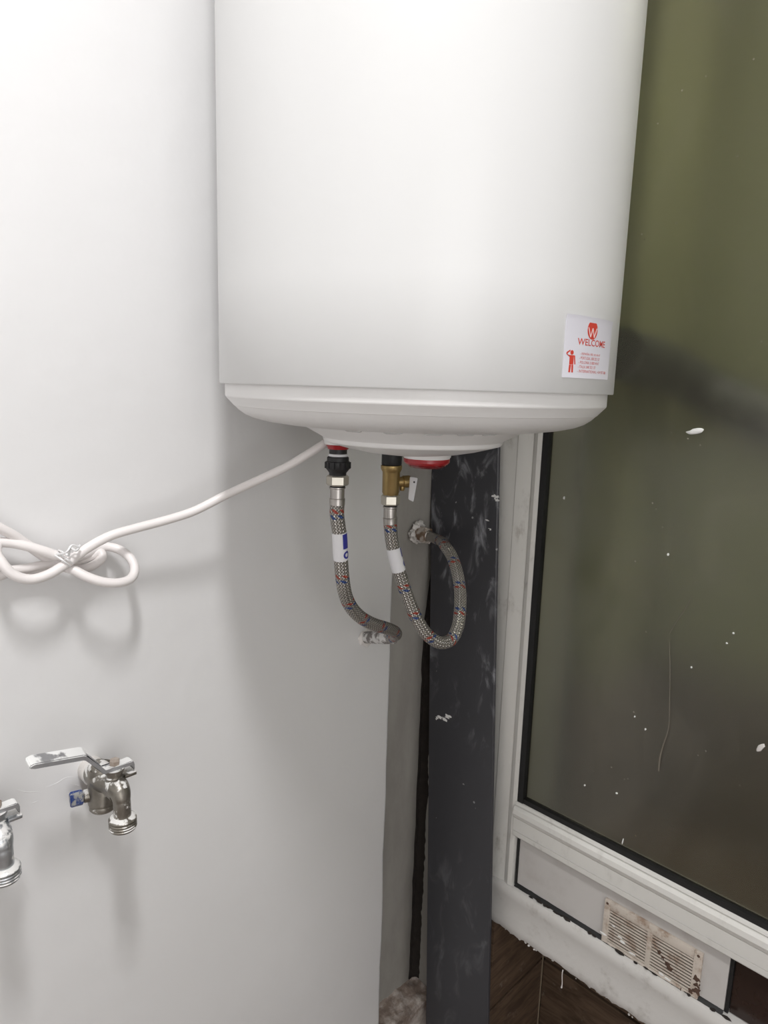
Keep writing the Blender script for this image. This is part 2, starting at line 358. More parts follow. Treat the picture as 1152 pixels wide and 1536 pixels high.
# mortar ledge in the recess
bm = bmesh.new(); nx, ny = 26, 14; G = []
for i in range(nx + 1):
    row = []
    for j in range(ny + 1):
        x = .858 + .141 * i / nx; y = .798 + (.858 - .798) * j / ny
        row.append(bm.verts.new((x, y, .228 + .007 * noise.noise(Vector((x * 40, y * 40, 0))) + .004 * noise.noise(Vector((x * 120, y * 120, 3))) + .006 * (j / ny) ** 4)))
    G.append(row)
for i in range(nx):
    for j in range(ny): bm.faces.new((G[i][j], G[i + 1][j], G[i + 1][j + 1], G[i][j + 1]))
ext = bmesh.ops.extrude_edge_only(bm, edges=[e for e in bm.edges if e.is_boundary])
for v in [g for g in ext['geom'] if isinstance(g, bmesh.types.BMVert)]: v.co.z = 0.0
struct(obj('trim_1', bm, 'mortar', angle=60))
# tiled niche under the window
wt = struct(obj('wall_under_window', Box(1.205, 1.30, -.62, .668, 0, .49), 'grout'))
def tiles(parent, mk, u0, u1, joints):
    for z0, z1 in ((.002, .081), (.086, .2797), (.2863, .489)):
        us = [u0] + joints(z0) + [u1]
        for a, b in zip(us, us[1:]):
            bm = mk(a + .0015, b - .0015, z0, z1); obj('tile', bm, 'tile', parent, smooth=False)
tiles(pier, lambda a, b, z0, z1: Box(a, b, .661, .668, z0, z1, bevel=.0008), 1.0, 1.196, lambda z: [])
tiles(wt, lambda a, b, z0, z1: Box(1.197, 1.205, a, b, z0, z1, bevel=.0008), -.62, .659, lambda z: [.05] if .08 < z < .2 else [-.2])
obj('corner_bead', Box(1.1945, 1.197, .6585, .661, 0, .488), 'trimline', wt)

# ------------------------------------------------------------------ the window: frame, pane, lower panel
win = bpy.data.objects.new('window_1', None); C.objects.link(win); win.location = (BX, .69, .49); struct(win)
Y0, Y1, ZT = .72, -.65, 2.36
def jamb(ya, s):          # s=+1: opening lies toward -y
    prof = [(0, 1.03), (0, 1.0), (0.0425, 0.9995), (0.0442, 0.9985), (0.046, 0.9985), (0.06, 1.0005), (0.071, 1.004), (0.0725, 1.006), (0.074, 1.0025), (0.082, 0.9995), (0.0895, 1.0015), (0.0902, 1.004), (0.0902, 1.03)]
    return prism(prof, lambda a, x: Vector((x, ya - s * a, .585)), lambda a, x: Vector((x, ya - s * a, ZT)))
obj('jamb', jamb(Y0, 1), 'frame', win, angle=25); obj('jamb_foot', Box(.9988, 1.03, .6757, .72, .4905, .585, bevel=.0008), 'frame', win); obj('jamb', jamb(Y1, -1), 'frame', win, angle=25)
YA, YB = .6298, -.5598      # clear opening
def bar(prof): return prism(prof, lambda z, x: Vector((x, YA + .003, z)), lambda z, x: Vector((x, YB, z)))
rail = [(.690, 1.03), (.690, 1.0005), (.692, .9992), (.7012, .9985), (.7018, 1.0005), (.7026, .9985), (.7284, .9975), (.7290, .9995), (.7299, .9968), (.738, .9935), (.7465, .9945), (.7515, .9985), (.7525, 1.0012), (.7535, 1.0012), (.7545, .9988), (.759, 1.0), (.760, 1.002), (.760, 1.03)]
obj('mid_rail', bar(rail), 'frame', win, angle=22)
obj('head_rail', bar([(ZT, 1.03), (ZT, 1.0), (ZT - .05, .9985), (ZT - .06, 1.002), (ZT - .06, 1.03)]), 'frame', win)
# sill block, its plastered lower edge left ragged
bm = bmesh.new(); rows = []; nyy = 200; YS = .6755
for i in range(nyy + 1):
    y = YS + (Y1 - YS) * i / nyy
    w = .0045 * noise.noise(Vector((y * 22, 0, 1))) + .0035 * noise.noise(Vector((y * 90, 4, 1))) + .002 * noise.noise(Vector((y * 240, 9, 1)))
    h = .0012 * noise.noise(Vector((y * 9, 2, 5)))
    rows.append([bm.verts.new(p) for p in ((1.06, y, .585), (1.004, y, .5852 + h), (.9985, y, .5838 + h), (.9965, y, .578), (.9955, y, .571), (.9965, y, .562), (.9985, y, .552), (.9982, y, .53), (.9975 + w * .2, y, .507), (.997, y, .494 + w), (1.001, y, .4895 + w), (1.19, y, .4895))])
for a, b in zip(rows, rows[1:]):
    for j in range(12): bm.faces.new((a[j], a[(j + 1) % 12], b[(j + 1) % 12], b[j]))
bm.faces.new(rows[0]); bm.faces.new(rows[-1])
sill = obj('sill_block', bm, 'sill', win, angle=50)
def fillrow(parent):
    bm = bmesh.new()
    for i in range(34):
        t = random.random(); y = .655 - t * .5
        blob(bm, (1.0 + random.uniform(0, .004), y, .4905 + random.uniform(-.003, .002)), random.uniform(.0010, .0028), 1, 1, 1, .4, i, 1)
    stuff(obj('plaster_crumbs', bm, 'sill', parent))
fillrow(sill)
for py, ll, r in ((.528, .036, .0009), (.330, .02, .0007)):
    pt = at_x(845, 1455, 1.0) if ll > .03 else Vector((1.0, py, .487))
    top = Vector((.9985, pt.y, .488)); pts = [top + Vector((0, .0008 * math.sin(i), -ll * i / 6)) for i in range(7)]
    obj('paint_drip', tube(pts, lambda t, r=r: r * (1.3 - .5 * math.sin(t * 2.6)) + (.0007 if t > .95 else 0), 6), 'plaster', sill)
# glazing
pane = obj('glass_pane', Box(1.0105, 1.0155, YB + .011, YA - .0112, .769, ZT - .069), 'glass', win, smooth=False)
gk = Box(1.0015, 1.017, YA - .0112, YA, .760, ZT - .06); box(gk, 1.0015, 1.017, YB, YB + .011, .760, ZT - .06)
box(gk, 1.003, 1.017, YB + .011, YA - .0112, .760, .769); box(gk, 1.003, 1.017, YB + .011, YA - .0112, ZT - .069, ZT - .06)
obj('gasket', gk, 'gasket', win, smooth=False)
def flake(px, py, w, h, rot, name='paint_fleck', m='fleck'):
    c = at_x(px, py, 1.0098); n = 14; out = []
    for i in range(n):
        a = 2 * math.pi * i / n; k = 1 + .45 * noise.noise(Vector((px + math.cos(a) * 1.5, py + math.sin(a) * 1.5, 0)))
        u, v = math.cos(a) * w * k, math.sin(a) * h * k
        out.append((c.y + u * math.cos(rot) - v * math.sin(rot), c.z + u * math.sin(rot) + v * math.cos(rot)))
    obj(name, prism(out, lambda y, z: Vector((1.0106, y, z)), lambda y, z: Vector((1.0088, c.y + (y - c.y) * .7, c.z + (z - c.z) * .7))), m, pane)
flake(1043, 647, .0125, .0036, -.25); flake(846, 747, .0016, .003, 0); flake(1141, 1122, .0034, .0085, .55, m='plaster'); flake(1002, 832, .0016, .0022, 0)
flake(1037, 1001, .0013, .0016, 0); flake(1090, 965, .0016, .0013, .3); flake(952, 1075, .0013, .0013, 0); flake(877, 1178, .0016, .0019, .2)
flake(925, 1190, .002, .0016, 0); flake(968, 1094, .0014, .0018, 0); flake(1100, 950, .0015, .0015, 0); flake(934, 1262, .0009, .006, .1)
dr = spline([at_x(x, y, 1.0098) for x, y in ((1004, 962), (1005, 1010), (1004, 1060), (1003, 1090), (996, 1115), (990, 1135), (988, 1156))], 6)
obj('dirt_run', tube(dr, lambda t: .0006 + .0016 * max(0, t - .45), 8), 'streak', pane)
dr = spline([at_x(x, y, 1.0098) for x, y in ((1038, 893), (1030, 910), (1010, 940), (1004, 952))], 5)
obj('dirt_run', tube(dr, .0005, 6), 'streak', pane)
# lower infill: white sheet with a dark gap round it, then a brown pane
YP = .2525
obj('infill_panel', Box(1.011, 1.016, YP, .6232, .5905, .694), 'panel', win, smooth=False)
sl_ = Box(1.0085, 1.0112, .6232, .6275, .587, .693)
obj('panel_seal', sl_, 'gasket', win)  # black strip stands for the shade in the gap beside the panel
bm = bmesh.new(); rows = []
for i in range(120):
    y = .626 - (.626 - YP) * i / 119; w = .0012 * noise.noise(Vector((y * 60, 1, 1))) + .0008 * noise.noise(Vector((y * 200, 2, 1)))
    rows.append([bm.verts.new(p) for p in ((1.0112, y, .5852), (1.0045 + w, y, .5856), (1.0075 + w, y, .5888 + w), (1.0112, y, .5905 + w))])
for a, b in zip(rows, rows[1:]):
    for j in range(4): bm.faces.new((a[j], a[(j + 1) % 4], b[(j + 1) % 4], b[j]))
bm.faces.new(rows[0]); bm.faces.new(rows[-1]); obj('panel_seal', bm, 'gasket', win)  # black strip again, for the shaded gap along the panel's bottom
bk = Box(1.0275, 1.032, YB, YA + .02, .58, .70)
obj('dark_backing', bk, 'gasket', win)
obj('lower_pane', Box(1.019, 1.024, YB + .002, YP - .006, .587, .693), 'brownpane', win, smooth=False)
obj('panel_edge_strip', Box(1.0135, 1.019, YP - .0055, YP - .0005, .587, .693), 'gasket', win, smooth=False)
bm = bmesh.new()
for i in range(22):
    y = .62 - random.random() * .38
    blob(bm, (1.0045 + random.uniform(-.002, .002), y, .5862 + random.uniform(-.001, .001)), random.uniform(.0015, .0035), 1, random.uniform(1, 3), .6, .4, i, 1)
stuff(obj('dirt_crumbs', bm, 'crack', win))

# ventilation grille screwed on the panel
vent = thing('ventilation_grille', 'small dirty white ventilation grille with brown-stained slats set in the panel below the window', 'vent', (1.011, .37, .615))
vy0, vy1, vz0, vz1 = .2885, .4490, .5655, .6655
oz0, oz1 = .5905, .6505; ol = (.3735, .4385); orr = (.3010, .3655)
fx0, fx1 = 1.0050, 1.0108
bm = Box(fx0, fx1, ol[1], vy1, vz0, vz1, bevel=.001); box(bm, fx0, fx1, vy0, orr[0], vz0, vz1, bevel=.001)
box(bm, fx0, fx1, orr[0], ol[1], oz1, vz1, bevel=.0008); box(bm, fx0, fx1, orr[0], ol[1], vz0, oz0, bevel=.0008); box(bm, fx0 - .0008, fx1, orr[1], ol[0], oz0 - .001, oz1 + .001, bevel=.0008)
obj('grille_frame', bm, 'vent', vent)
obj('grille_back', Box(1.0101, 1.0108, orr[0], ol[1], oz0, oz1), 'ventdark', vent)
slat_me = {}
for k, (a, b) in enumerate((ol, orr)):
    for i in range(11):
        z = oz0 + (i + .5) * (oz1 - oz0) / 11
        if k not in slat_me:
            o = obj('slat', prism([(1.0050, -.0013), (1.0058, -.0014), (1.0068, -.0006), (1.0068, .0012), (1.0052, .0013)], lambda x, q: Vector((x, a, z + q)), lambda x, q: Vector((x, b, z + q))), 'vent', vent); slat_me[k] = (o, z)
        else:
            s = slat_me[k][0]; o = s.copy(); C.objects.link(o); o.parent = vent; o.location = (0, 0, z - slat_me[k][1])
for y, z in ((vy1 - .005, vz1 - .006), (vy1 - .005, vz0 + .006), (vy0 + .006, vz1 - .006), (vy0 + .006, vz0 + .006)):
    obj('screw', lathe([(.0022, 0), (.0022, .0006), (.0012, .0012), (0, .0013)], (fx0 + .0002, y, z), (-1, 0, 0), 12), 'ventdark', vent)
for (y, z, r) in ((.352, .628, .0035), (.346, .622, .003), (.338, .616, .0036), (.334, .611, .0045), (.293, .62, .005), (.292, .61, .004), (.292, .6, .005), (.3, .594, .004)):
    bm = bmesh.new(); blob(bm, (fx0 + .0006, y, z), r, .35, 1, 1.2, .5, int(y * 1000), 2); obj('dirt_smear', bm, 'ventdark', vent)
for (y, z, r) in ((.418, .612, .0022), (.412, .606, .0026), (.395, .596, .003), (.43, .625, .0022), (.345, .592, .003), (.335, .59, .0025), (.446, .60, .003)):
    bm = bmesh.new(); blob(bm, (fx0 + .0004, y, z), r, .4, 1.8, .7, .5, int(z * 1000), 2); obj('paint_splash', bm, 'fleck', vent)
p0 = Vector((fx0 - .0006, .3135, .5905)); obj('dangling_thread', tube([p0 + Vector((-.0006 * i, .0004 * math.sin(i), -.0055 * i)) for i in range(7)], .0006, 6), 'ventdark', vent)

# ------------------------------------------------------------------ beyond the pane: a narrow yard
yard = struct(obj('wall_beyond', Box(1.56, 1.62, -1.2, .80, .3, 2.6), 'olive'))
struct(obj('wall_beyond_left', Box(1.31, 1.56, .64, .72, .3, 2.6), 'olive'))
struct(obj('wall_beyond_right', Box(1.13, 1.56, -1.2, -1.12, .3, 2.6), 'olive'))
du = thing('duct', 'dark duct seen blurred through the dirty pane, level with the heater sticker', 'duct', (1.50, .2, 1.40))  # made-up pipe shape standing in for a dark reflection in the pane
dp = spline([(1.16, .588, 1.57), (1.22, .588, 1.565), (1.34, .588, 1.555), (1.42, .585, 1.54), (1.475, .55, 1.51), (1.495, .47, 1.475), (1.50, .38, 1.44), (1.50, .2, 1.40), (1.50, -.2, 1.38), (1.50, -1.1, 1.38)], 8)
obj('duct_pipe', tube(dp, .046, 24), 'ductgrey', du)
for y_ in (.30, -.1, -.6): obj('duct_clip', Box(1.540, 1.5595, y_ - .02, y_ + .02, 1.32, 1.47), 'black', du)
struct(obj('floor_beyond', Box(1.03, 1.56, -1.2, .72, .4905, .52), 'brownfloor'))

# ------------------------------------------------------------------ dark board leaning in the corner
bd = thing('leaning_board', 'dark grey board with white paint smears leaning upright in the corner beside the window', 'board', (.94, .69, 0))
def bx(z): return .9403 + .0335 * z
def byl(z): return (.7503 + .0709 * z) * bx(z) / (.9263 + .0335 * z)
bm = bmesh.new(); R_ = []
for i in range(31):
    z = 1.5 * i / 30; x = bx(z); l = byl(z); r = l - .1535 - .0022 * (1.5 - z)
    R_.append([bm.verts.new(p) for p in ((x + .006, l, z), (x + .0012, l, z), (x, l - .0012, z), (x, r + .0012, z), (x + .0012, r, z), (x + .006, r, z))])
for a, b in zip(R_, R_[1:]):
    for j in range(6): bm.faces.new((a[j], a[(j + 1) % 6], b[(j + 1) % 6], b[j]))
bm.faces.new(R_[0]); bm.faces.new(R_[-1])
obj('board_face', bm, 'board', bd, angle=30)
def smear(pts, r, seed):
    bm = bmesh.new()
    for i, (px, py) in enumerate(pts):
        z = at_x(px, py, .970).z; c = at_x(px, py, bx(z) + .0006); blob(bm, c, r * random.uniform(.7, 1.2), .25, 1.6, .8, .5, seed + i, 2)
    obj('paint_smear', bm, 'fleck', bd)
smear([(655, 1077), (660, 1076), (666, 1077), (671, 1075), (674, 1074), (668, 1080)], .0042, 3)
smear([(712, 715), (718, 717), (724, 718)], .0022, 9); smear([(706, 734), (711, 733)], .002, 15)
smear([(731, 781), (734, 788), (735, 794)], .0035, 21); smear([(744, 745), (744, 750)], .004, 27); smear([(668, 708), (673, 712)], .0016, 31)
smear([(700, 1102), (702, 1098)], .0014, 40); smear([(718, 1230), (719, 1237)], .0012, 44)

# ------------------------------------------------------------------ water heater
HX, HY, HR, ZS = .612, .565, .225, 1.4985
ht = thing('water_heater', 'large white cylindrical electric water heater hung on the white wall', 'water heater', (HX, HY, ZS))
ax = (0, 0, 1); base = (HX, HY, ZS)
obj('shell', lathe([(.2188, .004), (.2225, .0005), (.2243, .0006), (HR, .0016), (HR, .10), (HR, .25), (HR, .4), (HR, .6), (HR, .78), (.222, .80), (.20, .812), (.1, .825), (0, .827)], base, ax, 192, caps=False), 'enamel', ht, angle=35)
ring = [(.2150, .006), (.2190, .003), (.2190, -.0122), (.2186, -.0134), (.2108, -.0218), (.2102, -.0228), (.2090, -.0232), (.204, -.0282), (.197, -.0330), (.188, -.0366), (.176, -.0394), (.160, -.0416), (.146, -.0430), (.1335, -.0438), (.130, -.0438)]
obj('bottom_ring', lathe(ring, base, ax, 192, caps=False), 'hplastic', ht, angle=18)
cover = [(.132, -.0425), (.1325, -.0438), (.122, -.0495), (.110, -.0560), (.1075, -.0575), (.1068, -.0610), (.1058, -.0624), (.1035, -.0630), (.095, -.0655), (.080, -.0695), (.060, -.0735), (.035, -.0765), (0, -.078)]
obj('bottom_cover', lathe(cover, base, ax, 160, caps=False), 'hplastic', ht, angle=24)
for a in (-100, -113, -128, -146, -165):
    t = math.radians(a); c = Vector((HX + .1318 * math.cos(t), HY + .1318 * math.sin(t), ZS - .0442)); d = Vector((-math.sin(t), math.cos(t), 0)); n = Vector((math.cos(t), math.sin(t), 0))
    obj('vent_slot', prism([(-.010, 0), (-.007, -.0011), (.007, -.0011), (.010, 0), (.007, .0011), (-.007, .0011)], lambda s, q: c + d * s + n * .0012 + Vector((0, 0, q)), lambda s, q: c + d * s - n * .002 + Vector((0, 0, q))), 'slot', ht)
obj('wall_bracket', Box(HX - .06, HX + .06, HY + HR - .02, WY, ZS + .52, ZS + .56), 'frame', ht)
# pipe sockets and lamp
P1 = Vector((.5902, .675, 0)); P2 = Vector((.690, .675, 0))
def zrow(py, P, px): return at_y(px, py, P.y).z
z1 = lambda py: zrow(py, P1, 507)
z2 = lambda py: zrow(py, P2, 588)
obj('pipe_socket', lathe([(.0185, ZS - .046), (.0182, z1(664)), (.0172, z1(666.5)), (.0, z1(666.6))], P1, ax, 40, caps=False), 'hplastic', ht)
obj('pipe_socket', lathe([(.0175, ZS - .046), (.0172, z2(677)), (.016, z2(679)), (.0, z2(679.1))], P2, ax, 40, caps=False), 'hplastic', ht)
LP = at_d(640, 690, .853); LP.z = 0
zl = lambda py: at_d(640, py, .853).z
lamp = obj('indicator_lamp', lathe([(.031, ZS - .068), (.0298, zl(684)), (.0285, zl(686.5)), (.0285, zl(687))], LP, ax, 48), 'hplastic', ht)
obj('lamp_bezel', lathe([(.0282, zl(686.5)), (.0286, zl(688)), (.0284, zl(692.5)), (.0262, zl(695.5))], LP, ax, 48), 'red', lamp, angle=25)
obj('lamp_lens', lathe([(.0252, zl(694)), (.0238, zl(698)), (.020, zl(701)), (.010, zl(702.2)), (0, zl(702.5))], LP, ax, 48, caps=False), 'lens', lamp, angle=25)

# sticker: printed card wrapped on the shell
SA0, SA1, SZ0, SZ1 = math.radians(-100.5), math.radians(-78.0), 1.5138, 1.5702
SW, SH = (SA1 - SA0) * HR, SZ1 - SZ0
def on_shell(u, v, off): a = SA0 + u / HR; r = HR + off; return Vector((HX + r * math.cos(a), HY + r * math.sin(a), SZ0 + v))
def shell_poly(name, polys, off, m, parent, th=.00008):
    bm = bmesh.new()
    for poly in polys: prism(poly, lambda u, v: on_shell(u, v, off - th), lambda u, v: on_shell(u, v, off), bm)
    return obj(name, bm, m, parent, smooth=False)
bm = bmesh.new(); n = 24; A = []
for i in range(n + 1):
    u = SW * i / n
    A.append([bm.verts.new(on_shell(u, v, o)) for v, o in ((0, .0001), (0, .0007), (SH * .9, .0007), (SH, .0016), (SH, .0011), (SH * .9, .0001))])
for a, b in zip(A, A[1:]):
    for j in range(6): bm.faces.new((a[j], a[(j + 1) % 6], b[(j + 1) % 6], b[j]))
bm.faces.new(A[0]); bm.faces.new(A[-1])
st = obj('sticker', bm, 'sticker', ht, angle=30); st['label'] = 'white printed sticker low on the right of the shell'
def text(body, u, v, w, h, m='redprint', name='lettering', bold=0.0):
    cu = bpy.data.curves.new('t', 'FONT'); cu.body = body; cu.size = 1.0; cu.offset = bold; cu.resolution_u = 3
    o = bpy.data.objects.new('t', cu); C.objects.link(o); bpy.context.view_layer.update()
    me = bpy.data.meshes.new_from_object(o.evaluated_get(bpy.context.evaluated_depsgraph_get())); bpy.data.objects.remove(o); bpy.data.curves.remove(cu)
    bm = bmesh.new(); bm.from_mesh(me); bpy.data.meshes.remove(me)
    xs = [q.co.x for q in bm.verts]; ys = [q.co.y for q in bm.verts]; x0, x1, y0, y1 = min(xs), max(xs), min(ys), max(ys)
    for q in bm.verts: q.co = on_shell(u + (q.co.x - x0) / (x1 - x0) * w, v + (q.co.y - y0) / (y1 - y0) * h, .00078)
    return obj(name, bm, m, st, smooth=False)
U = lambda f: f * SW
lc = (U(.475), .0450); el = [(lc[0] + .0094 * math.cos(t * math.pi / 16), lc[1] + .0088 * math.sin(t * math.pi / 16)) for t in range(32)]
el = [[(lc[0] + .0094 * math.sin(a_), lc[1] - .0088 * math.cos(a_)), (lc[0] + .0094 * math.sin(a_), lc[1] + .0088 * math.cos(a_)), (lc[0] + .0094 * math.sin(b_), lc[1] + .0088 * math.cos(b_)), (lc[0] + .0094 * math.sin(b_), lc[1] - .0088 * math.cos(b_))]
      for a_, b_ in ((-1.5 + 3.0 * t / 14, -1.5 + 3.0 * (t + 1) / 14) for t in range(14))]
logo = shell_poly('logo', el, .00082, 'redprint', st)
def shell_stroke(pts, w):
    out = []
    for (a, b), (c, d) in zip(pts, pts[1:]):
        L = math.hypot(c - a, d - b); nx_, ny_ = -(d - b) / L * w / 2, (c - a) / L * w / 2
        out.append([(a + nx_, b + ny_), (a - nx_, b - ny_), (c - nx_, d - ny_), (c + nx_, d + ny_)])
    return out
wx = [-.0078, -.0034, 0, .0034, .0078]; wy = [.0020, -.0066, .0016, -.0066, .0020]
shell_poly('logo_letter', shell_stroke([(lc[0] + a, lc[1] + b) for a, b in zip(wx, wy)], .0014), .00095, 'paleprint', logo)
text('WELCOME', U(.205), .0302, U(.60), .0062, bold=.012)
for i, (s, w) in enumerate((('- ESPAÑA: 902 40 44 47', .43), ('- PORTUGAL: 808 202 127', .43), ('- POLONIA: 0 800 44 47', .43), ('- ITALIA: 848 352 127', .36), ('- INTERNATIONAL: +34 937 588', .66))):
    text(s, U(.265 - .008 * i), .0214 - i * .00405, U(w), .0026)
px0 = U(.125)
pic = [[(px0 + .0024 * math.cos(t * math.pi / 8), .0228 + .0021 * math.sin(t * math.pi / 8)) for t in range(16)],
       [(px0 - .0030, .0204), (px0 - .0030, .0120), (px0 + .0030, .0120), (px0 + .0030, .0204)],
       [(px0 - .0030, .0118), (px0 - .0034, .0048), (px0 - .0008, .0048), (px0 - .0002, .0118)], [(px0 + .0004, .0118), (px0 + .0010, .0048), (px0 + .0034, .0048), (px0 + .0030, .0118)],
       [(px0 + .0030, .0204), (px0 + .0048, .0202), (px0 + .0062, .0124), (px0 + .0046, .0122), (px0 + .0034, .0180)],
       [(px0 - .0030, .0204), (px0 - .0078, .0210), (px0 - .0078, .0228), (px0 - .0030, .0186)], [(px0 - .0078, .0210), (px0 - .0078, .0228), (px0 - .0028, .0252), (px0 - .0024, .0240)]]
shell_poly('pictogram', pic, .00078, 'redprint', st)

# ------------------------------------------------------------------ fittings under the heater
def hexnut(P, za, zb, r, m, parent, name='nut', phase=.35):
    c = (za - zb) * .14
    bm = lathe([(r * .86, zb), (r, zb + c), (r, za - c), (r * .86, za)], P, ax, 6, phase=phase); return obj(name, bm, m, parent, smooth=False)
ck = thing('pipe_coupling', 'black plastic pipe coupling with red washer at the left pipe under the heater', 'coupling', (P1.x, P1.y, z1(690)))
obj('washer', lathe([(.0158, z1(667)), (.0150, z1(669)), (.0132, z1(673.5))], P1, ax, 36), 'red', ck)
obj('neck', lathe([(.0116, z1(673)), (.0116, z1(686))], P1, ax, 36), 'black', ck)
obj('white_ring', lathe([(.0118, z1(680.5)), (.0126, z1(681.5)), (.0126, z1(683.5)), (.0118, z1(684.5))], P1, ax, 36), 'paper', ck)
bm = lathe([(.0128, z1(684.8)), (.0142, z1(686)), (.0142, z1(692))], P1, ax, 40)
lathe([(.0146, z1(691.5)), (.0157, z1(692.5)), (.0157, z1(702.5)), (.0140, z1(705)), (.0112, z1(709)), (.0112, z1(713.5))], P1, ax, 40, bm)
for i in range(12):
    a = 2 * math.pi * i / 12; box(bm, P1.x + .0156 * math.cos(a) - .0013, P1.x + .0156 * math.cos(a) + .0013, P1.y + .0156 * math.sin(a) - .0013, P1.y + .0156 * math.sin(a) + .0013, z1(702), z1(693))
obj('coupling_nut', bm, 'black', ck)

sv = thing('safety_valve', 'brass safety valve with side outlet under the heater at the right pipe', 'valve', (P2.x, P2.y, z2(720)))
bm = lathe([(.0125, z2(678.5)), (.0142, z2(680)), (.0142, z2(696)), (.0132, z2(697.5))], P2, ax, 40); obj('plastic_sleeve', bm, 'black', sv)
obj('valve_body', lathe([(.0128, z2(697)), (.0150, z2(698)), (.0150, z2(703)), (.0132, z2(706.5)), (.0124, z2(708)), (.0121, z2(738)), (.0112, z2(740)), (.0105, z2(743))], P2, ax, 48), 'brass', sv, angle=30)
od = Vector((.80, -.42, .02)).normalized(); ob = Vector((P2.x, P2.y, z2(723)))
sp = obj('side_outlet', lathe([(.0072, .008), (.0072, .0165), (.0086, .0175), (.0088, .027), (.0070, .0295), (.0042, .030), (.0042, .022)], ob, od, 28), 'brass', sv, angle=30)
kb = lathe([(.0038, 0), (.0038, .004), (.0028, .006), (0, .0064)], ob + od * .017 + Vector((0, 0, -.0068)), (0, 0, -1), 14); obj('drain_knob', kb, 'brass', sv)
lv0 = at_d(621, 720, .952); e1 = (at_d(627, 720, .952) - at_d(615, 718, .952)); ez = Vector((0, 0, 1)); fw = Vector((-.6, -.8, 0)) * .0014
q = [at_d(615, 715, .957), at_d(626.5, 717, .947), at_d(620, 753, .947), at_d(612.5, 749, .957)]
bm = bmesh.new(); va = [bm.verts.new(v + fw) for v in q]; vb = [bm.verts.new(v - fw) for v in q]
for i in range(4): bm.faces.new((va[i], va[(i + 1) % 4], vb[(i + 1) % 4], vb[i]))
bm.faces.new(va[::-1]); bm.faces.new(vb); bmesh.ops.bevel(bm, geom=bm.edges[:], offset=.0007, segments=2, affect='EDGES')
lv = obj('relief_lever', bm, 'paper', sv, angle=30); lv['label'] = 'white plastic relief lever'
obj('lever_pin', lathe([(.0013, 0), (.0013, .0012), (0, .0015)], at_d(621, 723, .9505) + fw * .6, (-.6, -.8, 0), 10), 'black', lv)

# ------------------------------------------------------------------ braided hoses
def ferrule(path, r, parent, label=None):
    fr = frames(path); L = length(path)
    def prof(t):
        if t < .08: return r * 1.10
        if t < .14: return r * .96
        if t < .62: return r * .98
        if t < .72: return r * 1.07
        return r * 1.06
    pts = subpath(path, 0, L); n = 26; pts = [subpath(path, 0, max(L * i / n, 1e-4))[-1] for i in range(n + 1)]
    return obj('ferrule', tube(pts, prof, 28), 'ferrule', parent, angle=30)
def patch(path, s0, s1, r, facing, a0, a1, m, name, parent, n=10, hole=None):
    """thin printed patch on a sleeve, between angles a0..a1 (degrees from the direction 'facing')"""
    bm = bmesh.new(); rows = []
    for i in range(n + 1):
        s = s0 + (s1 - s0) * i / n; c = subpath(path, 0, s)[-1]; t = (subpath(path, 0, s + .002)[-1] - subpath(path, 0, s - .002)[-1]).normalized()
        f = Vector(facing); f = (f - t * f.dot(t)).normalized(); b = t.cross(f)
        rows.append((c, f, b))
    if hole is None:
        V = [[bm.verts.new(c + (f * math.cos(math.radians(a0 + (a1 - a0) * j / 6)) + b * math.sin(math.radians(a0 + (a1 - a0) * j / 6))) * r) for j in range(7)] for c, f, b in rows]
        for a, b_ in zip(V, V[1:]):
            for j in range(6): bm.faces.new((a[j], a[j + 1], b_[j + 1], b_[j]))
    else:
        c, f, b = rows[n // 2]; t = (rows[-1][0] - rows[0][0]).normalized(); am = math.radians((a0 + a1) / 2); rad = (s1 - s0) / 2; ringv = []
        for i in range(20):
            an = 2 * math.pi * i / 20
            ringv.append([bm.verts.new(c + t * rad * k * math.sin(an) + (f * math.cos(am + rad * k * math.cos(an) / r) + b * math.sin(am + rad * k * math.cos(an) / r)) * r) for k in (1, hole)])
        for i in range(20): bm.faces.new((ringv[i][0], ringv[(i + 1) % 20][0], ringv[(i + 1) % 20][1], ringv[i][1]))
    return obj(name, bm, m, parent)

h1 = thing('braided_hose', 'braided steel hose from the left pipe curling back to the white wall', 'hose', (P1.x, P1.y, z1(730)), 'braided hoses under the heater')
HRAD = .0096
pts1 = [Vector((P1.x, P1.y, z1(y))) for y in (728, 742, 757, 772)] + [at_y(509, 800, .676), at_y(511, 835, .678), at_y(514, 870, .681), at_y(519, 895, .686), at_y(529, 914, .690), at_y(544, 928, .692), at_y(562, 937, .694), at_y(579, 942, .698), at_y(591, 947, .706), at_y(594, 952, .722), at_y(586, 956, .742)]
path1 = spline(pts1, 10); L1 = length(path1)
nut1 = hexnut(P1, z1(712.5), z1(728), .0147, 'nut', h1); obj('nut_collar', lathe([(.0098, z1(727)), (.0098, z1(731))], P1, ax, 24), 'gasket', h1)
f_end = (z1(728) - z1(757)); ferrule(subpath(path1, .002, f_end), HRAD, h1)
obj('braid', tube(subpath(path1, f_end - .001, L1), HRAD, 28, v0=.012), 'braid', h1)
s0, s1 = z1(728) - z1(799), z1(728) - z1(842)
sl = obj('paper_sleeve', tube(subpath(path1, s0, s1), HRAD + .0006, 36), 'paper', h1); sl['label'] = 'white paper sleeve with blue print'
face1 = Vector((-.64, -.77, 0))
patch(path1, s0 + .0012, s0 + .022, HRAD + .0009, face1, -75, -22, 'blueprint', 'print_box', sl)
patch(path1, s0 + .0255, s0 + .0365, HRAD + .0009, face1, -78, -25, 'blueprint', 'print_ring', sl, hole=.5)
e = at_y(578, 957, .752)
nip = thing('pipe_nipple', 'flaking metal pipe nipple out of the white wall behind the left hose', 'pipe', (e.x, WY, e.z))
wallp = at_y(548, 956, WY)
